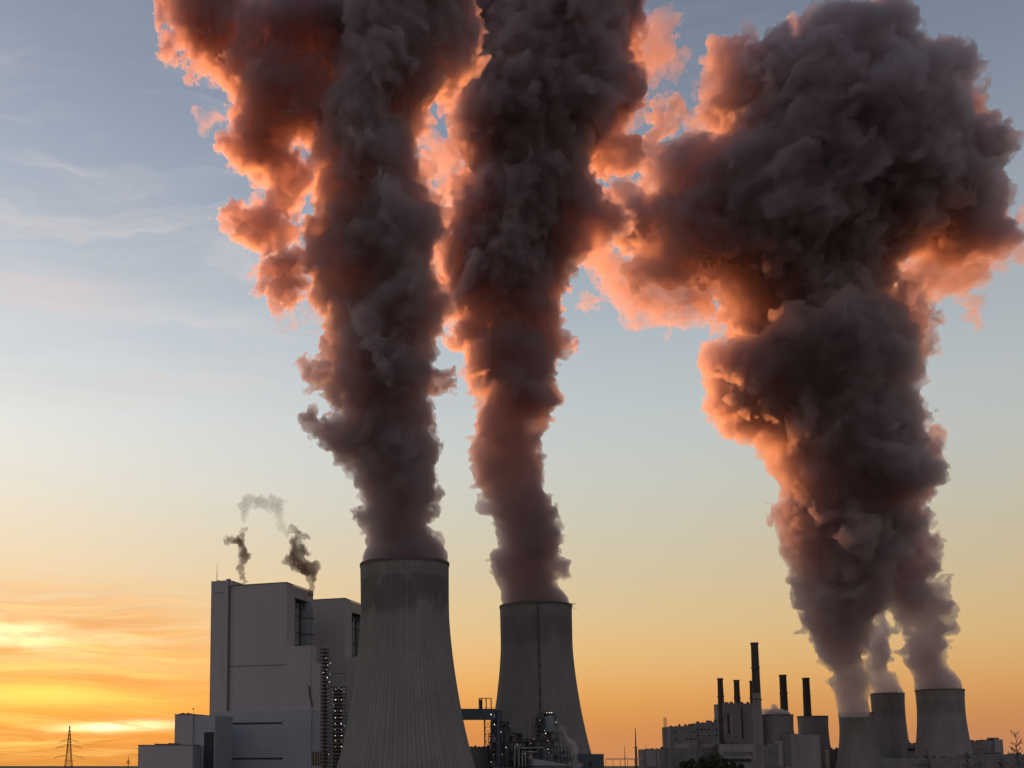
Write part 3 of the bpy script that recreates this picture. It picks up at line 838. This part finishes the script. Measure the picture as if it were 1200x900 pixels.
# ------------------------------------------------------------------ trees
def bush(px, yt, Y, wpx, seed, label):
    R = random.Random(seed)
    a = at(px, yt, Y); H = a.z; W = wpx * mpp(yt, Y)
    t = empty('dark_tree', (a.x, Y, 0)); tag(t, label, 'tree', 'dark leafy trees in front of the far plant')
    tr = MB()
    for k in range(6):
        ang = R.uniform(0, 6.28); q = (math.cos(ang) * W * 0.35, math.sin(ang) * W * 0.3, H * R.uniform(0.6, 0.85))
        tr.tube((0, 0, 0), (q[0] * 0.35, q[1] * 0.35, q[2] * 0.5), 0.22, 0.14, 6); tr.tube((q[0] * 0.35, q[1] * 0.35, q[2] * 0.5), q, 0.14, 0.04, 5)
    tr.build('trunk', M['bark'], t)
    c = bmesh.new()
    for k in range(34):
        th = R.uniform(0, 2 * PI); rr = math.sqrt(R.random()) * 0.85
        cr = R.uniform(0.14, 0.28) * W
        hz = (H - cr * 0.75) * (0.25 + 0.75 * R.random() ** 0.4 * math.sqrt(max(0.05, 1 - rr * rr)))
        cx, cyy = math.cos(th) * rr * W, math.sin(th) * rr * W * 0.8
        for _ in range(230):
            v = Vector((R.gauss(0, 1), R.gauss(0, 1), R.gauss(0, 1))).normalized() * cr * R.random() ** 0.4
            p = Vector((cx, cyy, hz)) + v
            if p.z < 0.2: continue
            n = Vector((R.gauss(0, 1), R.gauss(0, 1), R.gauss(0, 1))).normalized(); b = n.orthogonal().normalized(); d = n.cross(b)
            s = R.uniform(0.10, 0.22)
            c.faces.new([c.verts.new(p + b * s), c.verts.new(p + d * s * 0.6), c.verts.new(p - b * s), c.verts.new(p - d * s * 0.6)])
    me = bpy.data.meshes.new('crown'); c.to_mesh(me); c.free()
    link('crown', me, M['leaf'], t)
bush(808, 886, 150, 20, 1, 'low dark round tree in front of the turbine hall')
bush(836, 880, 150, 24, 2, 'taller dark round tree below the outermost short chimney')
bush(862, 890, 165, 14, 3, 'smallest dark round tree beside the foot of the tallest chimney')

def hedge(px0, px1, yt, Y, seed, label):
    R = random.Random(seed)
    a, b = at(px0, yt, Y), at(px1, yt, Y)
    t = empty('hedge', (a.x, Y, 0)); tag(t, label, 'hedge')
    tr = MB(); c = bmesh.new(); L = b.x - a.x
    n = int(L / 1.6)
    for k in range(n):
        x = L * (k + R.uniform(0.1, 0.9)) / n; h = a.z * R.uniform(0.72, 1.04); y = R.uniform(-1, 1)
        tr.tube((x, y, 0), (x + R.gauss(0, .2), y, h * 0.9), 0.07, 0.02, 5)
        for _ in range(150):
            p = Vector((x + R.gauss(0, 0.75), y + R.gauss(0, 0.8), h * (1 - R.random() ** 1.6)))
            nn = Vector((R.gauss(0, 1), R.gauss(0, 1), R.gauss(0, 1))).normalized(); q = nn.orthogonal().normalized(); d = nn.cross(q)
            s = R.uniform(0.08, 0.2)
            c.faces.new([c.verts.new(p + q * s), c.verts.new(p + d * s * 0.6), c.verts.new(p - q * s), c.verts.new(p - d * s * 0.6)])
    tr.build('trunk', M['bark'], t)
    me = bpy.data.meshes.new('foliage'); c.to_mesh(me); c.free()
    link('foliage', me, M['leaf'], t)
hedge(1052, 1225, 893.5, 240, 31, 'ragged dark hedge along the bottom in front of the grey warehouses')
def sapling(px, yt, Y, seed, label, spread=0.35):
    R = random.Random(seed)
    a = at(px, yt, Y); H = a.z
    t = empty('bare_tree', (a.x, Y, 0)); tag(t, label, 'tree', 'bare trees before the warehouses')
    tr, tw = MB(), MB()
    P = [Vector((0, 0, 0))]
    for k in range(1, 9): P.append(Vector((P[-1].x + R.gauss(0, 0.12), P[-1].y + R.gauss(0, 0.12), H * k / 8)))
    for k in range(8): tr.tube(P[k], P[k + 1], 0.13 * (1 - k / 8.5), 0.13 * (1 - (k + 1) / 8.5), 6)
    tr.build('trunk', M['bark'], t)
    def grow(p, d, l, r, depth):
        q = p + d * l
        tw.tube(p, q, r, r * 0.6, 4)
        if depth:
            for _ in range(3):
                e = (d + Vector((R.gauss(0, .5), R.gauss(0, .5), R.gauss(0.25, .4)))).normalized()
                grow(p + d * l * R.uniform(0.5, 1), e, l * R.uniform(0.45, 0.7), r * 0.6, depth - 1)
    for k in range(22):
        i = R.randrange(3, 8); p = P[i].lerp(P[min(8, i + 1)], R.random())
        ang = R.uniform(0, 6.28)
        d = Vector((math.cos(ang) * spread * 2, math.sin(ang) * spread * 2, 0.8)).normalized()
        grow(p, d, H * 0.13 * R.uniform(0.6, 1.2) * (1.2 - i / 10), 0.05, 2)
    tw.build('crown', M['bark'], t)
sapling(1087, 881, 210, 1, 'short bare tree in front of the outermost far cooling tower', 0.3)
sapling(1130.5, 883, 215, 2, 'short bare tree before the edge between tower and flat hall', 0.3)
sapling(1173, 887, 205, 3, 'lowest bare tree below the pale stair core', 0.3)
sapling(1189, 860, 190, 4, 'tallest bare tree with thin twigs against the orange sky', 0.5)
# ------------------------------------------------------------------ steam plumes
def vol_mat(name, density, color, aniso, skin=0.0, scale=0.02):
    m = bpy.data.materials.new(name)
    m.use_nodes = True
    nt = m.node_tree
    N, L = nt.nodes, nt.links
    N.clear()
    out = N.new('ShaderNodeOutputMaterial')
    v = N.new('ShaderNodeVolumePrincipled')
    v.inputs['Color'].default_value = (*color, 1)
    v.inputs['Density'].default_value = density
    v.inputs['Anisotropy'].default_value = aniso
    L.new(v.outputs[0], out.inputs['Volume'])
    if skin > 0:
        tr = N.new('ShaderNodeBsdfTransparent')
        di = N.new('ShaderNodeBsdfTranslucent')
        di.inputs['Color'].default_value = (*color, 1)
        no = N.new('ShaderNodeTexNoise')
        no.inputs['Scale'].default_value = scale
        no.inputs['Detail'].default_value = 5
        tc = N.new('ShaderNodeTexCoord')
        mr = N.new('ShaderNodeMapRange')
        mr.inputs['From Min'].default_value = 0.4
        mr.inputs['From Max'].default_value = 0.7
        mr.inputs['To Max'].default_value = skin
        mx = N.new('ShaderNodeMixShader')
        L.new(tc.outputs['Object'], no.inputs['Vector'])
        L.new(no.outputs['Fac'], mr.inputs['Value'])
        L.new(mr.outputs[0], mx.inputs['Fac'])
        L.new(tr.outputs[0], mx.inputs[1])
        L.new(di.outputs[0], mx.inputs[2])
        L.new(mx.outputs[0], out.inputs['Surface'])
    m.cycles.homogeneous_volume = True
    return m

class Field:
    """A grid of signed distances (positive inside) that puffs of steam are packed into."""
    def __init__(s, lo, hi, vx, seed):
        s.lo, s.vx = np.array(lo, np.float32), vx
        s.n = [int(math.ceil((h - l) / vx)) + 1 for l, h in zip(lo, hi)]
        s.x, s.y, s.z = [np.float32(l + vx * np.arange(n, dtype=np.float32)) for l, n in zip(lo, s.n)]
        s.f = np.full(s.n, -1e3, np.float32)
        s.rg = np.random.default_rng(seed)
    def column(s, zs, cs, hs, ys, flat=1.0):
        """A round column: centre cs, half width hs and depth ys at the heights zs."""
        o = np.argsort(zs)
        zs, cs, hs, ys = [np.asarray(a, float)[o] for a in (zs, cs, hs, ys)]
        m = (s.z >= zs[0]) & (s.z <= zs[-1])
        k = np.nonzero(m)[0]
        z = s.z[k]
        c, h, yy = [np.interp(z, zs, a).astype(np.float32) for a in (cs, hs, ys)]
        d = np.sqrt((s.x[:, None, None] - c) ** 2 + ((s.y[None, :, None] - yy) * flat) ** 2)
        s.f[:, :, k] = np.maximum(s.f[:, :, k], h - d)
    def ball(s, x, y, z, r, sx=1.0, sy=1.0, sz=1.0):
        R = (r * sx * 1.15, r * sy * 1.15, r * sz * 1.15)
        sl = []
        for c, rr, ax in zip((x, y, z), R, (s.x, s.y, s.z)):
            a = max(0, int((c - rr - ax[0]) / s.vx)); b = min(len(ax), int((c + rr - ax[0]) / s.vx) + 2)
            if b <= a: return
            sl.append(slice(a, b))
        a, b, c = sl
        d = np.sqrt(((s.x[a] - x) / sx)[:, None, None] ** 2 + ((s.y[b] - y) / sy)[None, :, None] ** 2 + ((s.z[c] - z) / sz)[None, None, :] ** 2)
        np.maximum(s.f[a, b, c], np.float32(r) - d, out=s.f[a, b, c])
    def surface(s, n):
        m = np.abs(s.f) < s.vx * 0.6
        idx = np.argwhere(m)
        p = idx[s.rg.integers(0, len(idx), n)]
        return s.lo + p * s.vx
    def puffs(s, n, rmin, rmax, size, out=0.15):
        """Lumps of radius rmin..rmax (times size(z)) standing out of the surface."""
        for p in s.surface(n):
            k = size(p[2])
            r = (rmin + (rmax - rmin) * s.rg.random() ** 2) * k
            if r < s.vx: continue
            d = s.rg.normal(size=3) * r * 0.3
            q = p + d - 0.0
            e = s.rg.uniform(0.8, 1.25, 3)
            s.ball(q[0], q[1], q[2], r * (0.85 + out * s.rg.random()), *e)
    def relief(s, wave):
        """Smooth random values of one wavelength on the whole grid (about -1..1)."""
        lat = [int(n * s.vx / wave) + 5 for n in s.n]
        g = s.rg.normal(size=lat).astype(np.float32)
        for ax in range(3):
            t = np.arange(s.n[ax]) * s.vx / wave
            i = t.astype(int)
            u = (t - i).astype(np.float32)
            w = ((1 - u) ** 3 / 6, (3 * u ** 3 - 6 * u ** 2 + 4) / 6, (-3 * u ** 3 + 3 * u ** 2 + 3 * u + 1) / 6, u ** 3 / 6)
            sh = [1, 1, 1]; sh[ax] = -1
            r = 0
            for q in range(4):
                r = r + np.take(g, i + q, axis=ax) * w[q].reshape(sh)
            g = r
        return g * np.float32(2.2)
    def noise(s, wave, amp, size, billow=False):
        g = s.relief(wave)
        k = np.array([size(z) for z in s.z], np.float32)
        if billow:
            g = 0.7 - np.abs(g)
        s.f += g * amp * k[None, None, :]
    def swirl(s, waves, size):
        """Drags the puffs about as turbulence does; waves: (wavelength, reach)."""
        k = np.array([size(z) for z in s.z], np.float32)[None, None, :] / s.vx
        ix = []
        for ax in range(3):
            d = 0
            for wave, reach in waves:
                d = d + s.relief(wave) * np.float32(reach)
            sh = [1, 1, 1]; sh[ax] = -1
            d = d * k + np.arange(s.n[ax], dtype=np.float32).reshape(sh)
            ix.append(np.clip(np.rint(d), 0, s.n[ax] - 1).astype(np.int16))
        s.f = s.f[ix[0], ix[1], ix[2]]
        for ax in range(3):
            s.f = (np.roll(s.f, 1, ax) + 2 * s.f + np.roll(s.f, -1, ax)) * np.float32(0.25)
    def mesh(s, name, origin, cut=None):
        f = s.f
        f = np.clip(f, -3 * s.vx, 3 * s.vx)
        f[0] = f[-1] = -s.vx; f[:, 0] = f[:, -1] = -s.vx; f[:, :, 0] = f[:, :, -1] = -s.vx
        g = vdb.FloatGrid(background=3 * s.vx)
        g.copyFromArray(-f, tolerance=0)
        p, q = g.convertToQuads(isovalue=0.0)
        p = p * s.vx + s.lo - np.array(origin, np.float32)
        me = bpy.data.meshes.new(name)
        me.vertices.add(len(p)); me.vertices.foreach_set('co', p.astype(np.float32).ravel())
        me.loops.add(q.size); me.loops.foreach_set('vertex_index', q.astype(np.int32).ravel())
        me.polygons.add(len(q))
        me.polygons.foreach_set('loop_start', np.arange(0, q.size, 4, dtype=np.int32))
        me.polygons.foreach_set('loop_total', np.full(len(q), 4, np.int32))
        me.polygons.foreach_set('use_smooth', np.ones(len(q), bool))
        me.update(calc_edges=True)
        return me

def plume(name, Y, vx, seed, table, blobs, mat, base_py, top=-70, lumps=(420, 5000, 20000), rough=1.0, still=36, shrink=0.88, parent=None, gmax=1.2, big=14, trim=0, label=None, group=None, cat='steam plume', fine=1.0):
    """table: (py, left px, right px[, depth px]) of the column; blobs: (px, py, radius px[, depth px, sx, sy, sz]) of further lobes."""
    P = lambda px, py: at(px, py, Y)
    pts = [(P((l + r) / 2, py), (r - l) / 2 * mpp(py, Y), (d[0] if d else 0) * mpp(py, Y)) for py, l, r, *d in table]
    k = mpp(300, Y)
    xs = [p.x - h for p, h, d in pts] + [p.x + h for p, h, d in pts]
    yl = [Y + d - h for p, h, d in pts]; yh = [Y + d + h for p, h, d in pts]
    bl = []
    for px, py, r, *o in blobs:
        dz, sx, sy, sz = (list(o) + [0, 1, 1, 1][len(o):])[:4]
        p = P(px, py); m = mpp(py, Y)
        bl.append((p.x, Y + dz * m, p.z, r * m, sx, sy, sz))
        xs += [p.x - r * m * sx, p.x + r * m * sx]; yl.append(Y + (dz - r * sy) * m); yh.append(Y + (dz + r * sy) * m)
    zt = P(600, top).z; zb = P(600, base_py).z
    zlo = zb if table else min(b[2] - b[3] * b[6] for b in bl)
    pad = 14 * k
    S = Field((min(xs) - pad, min(yl) - pad, zlo - 8 * k), (max(xs) + pad, max(yh) + pad, zt), vx, seed)
    calm = lambda z: min(1.0, max(0.22, (z - zb) / (still * k)))
    if table:
        sh = lambda z: 1.0 + (shrink - 1.0) * calm(z)
        S.column([p.z for p, h, d in pts], [p.x for p, h, d in pts], [h * sh(p.z) - trim * k * max(0, calm(p.z) - 0.22) for p, h, d in pts], [Y + d for p, h, d in pts])
        zz = sorted((p.z, h) for p, h, d in pts)
        wz, wh = [a for a, b in zz], [b for a, b in zz]
    else:
        wz, wh = [0, 1], [50 * k, 50 * k]
    for b in bl:
        S.ball(b[0], b[1], b[2], max(b[3] * 0.5, b[3] * (shrink + 0.04) - trim * 0.4 * k), *b[4:])
    kf, k = k, k * fine
    grow = lambda z: calm(z) * min(gmax, np.interp(z, wz, wh) / (50 * kf))
    S.noise(60 * k, 3.5 * k * rough, calm)
    S.puffs(lumps[0], 5 * k, big * k, grow)
    S.noise(26 * k, 3.0 * k * rough, calm, True)
    S.puffs(lumps[1], 2.5 * k, 6.8 * k, grow)
    S.swirl(((40 * k, 9.5 * k * rough), (16 * k, 5.2 * k * rough)), calm)
    S.puffs(lumps[2], 1.6 * k, 4.6 * k, calm, 0.3)
    S.swirl(((9 * k, 3.4 * k * rough), (4.6 * k, 2.2 * k * rough)), calm)
    S.noise(6.5 * k, 1.3 * k * rough, calm, True)
    S.noise(3.2 * k, 0.9 * k * rough, calm)
    org = P((table[0][1] + table[0][2]) / 2, base_py) if table else Vector((bl[0][0], bl[0][1], bl[0][2]))
    if parent is not None:
        o = link(name, S.mesh(name, parent.location), mat, parent)
    else:
        o = link(name, S.mesh(name, org), mat)
        o.location = org
        tag(o, label, cat, group)
    return o
steam = vol_mat('steam', 0.20, (0.84, 0.788, 0.80), 0.81, 0.02)
soft_steam = vol_mat('soft_steam', 0.17, (0.835, 0.772, 0.782), 0.81, 0.02)
side_steam = vol_mat('side_steam', 0.17, (0.83, 0.75, 0.755), 0.81, 0.02)
far_steam = vol_mat('far_steam', 0.10, (0.84, 0.788, 0.80), 0.81, 0.02)
thin_steam = vol_mat('thin_steam', 0.036, (0.84, 0.74, 0.71), 0.7, 0.02)
smoke = vol_mat('thin_brown_smoke', 0.15, (0.30, 0.13, 0.09), 0.3, 0.02)
P1 = [(676, 421, 526), (655, 421, 526), (635, 421, 525), (610, 421, 522), (580, 423, 520), (550, 416, 518), (520, 396, 513), (490, 390, 508), (460, 387, 505),
      (440, 380, 505), (410, 378, 510), (380, 385, 520), (350, 378, 520), (300, 367, 515), (250, 364, 522), (200, 370, 500), (160, 378, 498),
      (100, 390, 526), (50, 395, 545), (0, 400, 558), (-120, 400, 590)]
B1 = [(393, 514, 15), (364, 437, 13), (374, 428, 15), (505, 238, 20), (500, 385, 18), (505, 350, 18), (450, 10, 70, 30), (522, 30, 46, 30)]
S1 = [(300, 118, 40, 60), (345, 85, 62, 50), (290, 58, 46, 70), (270, 10, 46, 80), (235, -5, 32, 80), (345, 15, 70, 60), (240, -50, 60, 80), (385, 130, 36, 40),
      (316, 228, 34, 60), (330, 192, 30, 60), (322, 280, 26, 60), (332, 318, 18, 60), (326, 342, 12, 60), (350, 235, 20, 40), (352, 290, 20, 40), (270, 140, 18, 60), (300, 160, 22, 60), (420, 20, 60, 60)]
W1 = [(298, 228, 16, 60), (305, 262, 16, 60), (304, 310, 13, 60), (345, 325, 14, 60), (322, 350, 10, 60), (356, 285, 22, 50), (352, 310, 16, 40), (300, 205, 12, 60),
      (275, 150, 20, 60), (270, 175, 9, 60), (225, 20, 26, 80), (250, 100, 18, 70), (300, 165, 24, 60), (362, 340, 14, 30)]
P2 = [(722, 586, 667), (705, 586, 667), (685, 586, 662), (660, 581, 658), (640, 577, 655), (600, 568, 652), (560, 564, 650), (530, 556, 645), (500, 556, 652), (470, 556, 662),
      (440, 542, 668), (400, 535, 670), (380, 530, 670), (350, 526, 668), (320, 518, 680), (300, 514, 688), (260, 524, 694), (230, 530, 692), (200, 530, 700),
      (150, 530, 738), (100, 535, 755), (60, 545, 756), (0, 560, 765), (-120, 540, 790)]
B2 = [(545, 110, 26, 50), (738, 170, 26, 20), (710, 240, 22, 20), (728, 110, 40, 0), (580, 30, 60, 20)]
W2 = [(520, 165, 26, 40), (505, 140, 16, 40), (535, 215, 18, 30), (775, 22, 30, 60), (808, 2, 24, 70), (760, 50, 22, 50), (515, 330, 18, 20), (512, 350, 14, 20), (760, 110, 24, 40), (700, 262, 20, 30)]
P3 = [(848, 985, 1021), (834, 985, 1021), (800, 968, 1021), (770, 946, 1023), (740, 932, 1028), (700, 926, 1038), (650, 926, 1058), (620, 918, 1070), (590, 920, 1078), (550, 897, 1085),
      (500, 876, 1085), (480, 858, 1075), (450, 826, 1070), (420, 822, 1072), (390, 842, 1065), (360, 856, 1055), (330, 832, 1060), (300, 810, 1080), (250, 800, 1110), (200, 815, 1120), (150, 830, 1110), (100, 850, 1085), (60, 890, 1070), (35, 960, 1070), (22, 995, 1050)]
B3 = [(1074, 402, 18), (1085, 520, 14), (1080, 575, 10), (898, 115, 72), (870, 85, 42), (1015, 75, 52), (1075, 110, 58), (1120, 130, 34), (1105, 200, 68), (1140, 212, 34), (1128, 262, 40),
      (1155, 268, 28, 20), (900, 230, 85, -20), (1000, 200, 120, -30), (815, 262, 58, 0), (805, 205, 48, 0), (765, 255, 34, 10), (770, 280, 32, 20), (820, 205, 34, 20), (825, 330, 22, 40), (850, 78, 28),
      (765, 150, 24, 60), (742, 205, 26, 50), (790, 118, 20, 50), (722, 240, 20, 50), (770, 245, 24, 40), (1040, 22, 22), (1018, 14, 12), (835, 430, 22), (908, 600, 10)]
W3 = [(722, 312, 34, 30), (757, 325, 38, 40), (798, 345, 38, 45), (838, 350, 28, 40), (712, 340, 18, 30), (775, 362, 20, 50, 1.5, 1, .6), (740, 338, 22, 40), (705, 285, 20, 30), (775, 215, 26, 30), (800, 180, 24, 30), (815, 120, 20, 20), (790, 95, 14, 20), (745, 250, 22, 30),
      (1100, 308, 32, 30), (1150, 300, 26, 30, 1.5, 1, .6), (1185, 285, 22, 20, 1.4, 1, .7), (1195, 245, 16, 10), (1085, 335, 22, 30), (1135, 368, 9, 20, 2.6, 1, .8), (1120, 350, 9, 20), (1128, 440, 5, 10, 2, 1, 1), (1160, 130, 14, 10)]
P5 = [(820, 1075, 1127), (806, 1075, 1127), (780, 1070, 1117), (750, 1060, 1116), (720, 1042, 1110), (690, 1024, 1095), (650, 1000, 1085), (600, 990, 1080)]
P4 = [(826, 1023, 1057), (811, 1023, 1056), (790, 1021, 1047), (765, 1022, 1043), (740, 1018, 1042), (720, 1005, 1036), (680, 990, 1030)]
def build_plumes():
    g = 'steam plumes of the cooling towers'
    a = plume('steam_plume', 1000, 1.0, 3, P1, B1, steam, 655, shrink=0.9, trim=8, label='dark steam plume with a broad orange side cloud over the tallest cooling tower', group=g)
    plume('side_cloud', 1000, 1.0, 14, [], S1, side_steam, 655, lumps=(160, 2400, 9000), parent=a, shrink=0.86, big=13, rough=1.45)
    plume('wisp', 1000, 1.15, 13, [], W1, thin_steam, 655, lumps=(60, 300, 1500), parent=a, shrink=0.9, big=16, rough=1.5)
    b = plume('steam_plume', 1270, 1.25, 5, P2, B2, soft_steam, 704, shrink=0.9, trim=6, label='brown steam plume over the cooling tower with the ladder line', group=g)
    plume('wisp', 1270, 1.4, 15, [], W2, thin_steam, 704, lumps=(60, 300, 1500), parent=b, shrink=0.9, big=16, rough=1.5)
    c = plume('steam_plume', D3, 1.8, 7, P3, B3, far_steam, 834, lumps=(700, 7000, 26000), gmax=1.3, big=15, shrink=0.88, trim=9, label='widest steam plume, swelling to a dark mushroom head with glowing orange undersides', group=g)
    plume('wisp', D3, 1.9, 17, [], W3, thin_steam, 834, lumps=(60, 300, 1500), parent=c, shrink=0.9, big=16, rough=1.5)
    plume('steam_plume', D3 + 40, 1.8, 9, P5, [(1078, 745, 20), (1085, 700, 20)], far_steam, 806, lumps=(60, 500, 1500), top=590, trim=6, label='steam plume of the outermost far tower, leaning into the mushroom cloud', group=g)
    plume('steam_plume', D3 + 140, 1.8, 10, P4, [], far_steam, 811, lumps=(30, 200, 800), top=670, label='thin short steam plume squeezed between the two far plumes', group=g)
    plume('steam_plume', D3 + 100, 1.0, 21, [(844, 895, 927), (836, 895, 927), (833, 895, 922), (829, 896, 913), (826, 898, 906), (824, 900, 903)], [], steam, 837, lumps=(20, 60, 200), top=815, still=14, shrink=0.95,
          label='low pale heap of steam just rising from a far cooling tower', group=g)
    h = 'small roof plumes of the boiler house'
    haze = vol_mat('faint_smoke', 0.035, (0.28, 0.12, 0.09), 0.4, 0.02)
    vapour = vol_mat('pale_vapour', 0.12, (0.85, 0.82, 0.82), 0.4, 0.02)
    kw = dict(still=8, fine=0.3, rough=0.95, big=16, lumps=(40, 260, 900), cat='smoke plume')
    plume('smoke_plume', 1160, 0.55, 31, [(690, 281, 286), (684, 281, 286), (675, 280, 287), (668, 279, 289), (660, 280, 295), (652, 283, 298), (646, 284, 296), (640, 279, 291), (634, 273, 286), (628, 272, 284)], [(272, 633, 4), (284, 626, 4.5), (286, 620, 3), (269, 627, 2.5)], smoke, 684,
          top=605, label='small wisp of brown smoke rising near the lift shaft of the boiler house', group=h, **kw)
    r = plume('smoke_plume', 1170, 0.55, 33, [(700, 360, 368), (690, 359, 368), (682, 358, 370), (675, 354, 371), (668, 348, 371), (663, 342, 368), (658, 338, 360), (652, 341, 358), (645, 345, 361), (638, 343, 356), (630, 340, 356)], [(337, 657, 6), (356, 645, 6.5), (350, 626, 6), (357, 626, 4.5), (340, 622, 5), (366, 664, 6)], smoke, 692,
          top=600, label='curling trail of brown smoke from the roof corner of the boiler house', group=h, **kw)
    plume('wisp', 1170, 0.55, 35, [], [(338, 628, 6), (333, 621, 6), (330, 613, 6), (327, 605, 6.5), (322, 599, 7), (316, 593, 8), (309, 590, 8.5), (302, 587, 7), (296, 584, 6), (290, 588, 6), (286, 595, 6), (284, 603, 5), (320, 583, 5), (327, 588, 5), (345, 640, 6), (356, 637, 4)], haze, 692, top=555, parent=r, **dict(kw, cat=None))
    plume('steam_wisp', 1120, 0.6, 37, [(904, 671, 677), (890, 669, 675), (878, 665, 674), (868, 660, 671), (860, 656, 666), (852, 654, 659)], [], vapour, 905, top=845, still=8, fine=0.4, lumps=(10, 50, 200), big=16, rough=0.9, label='small white steam wisp bending over the pump house', cat='steam wisp')
build_plumes()
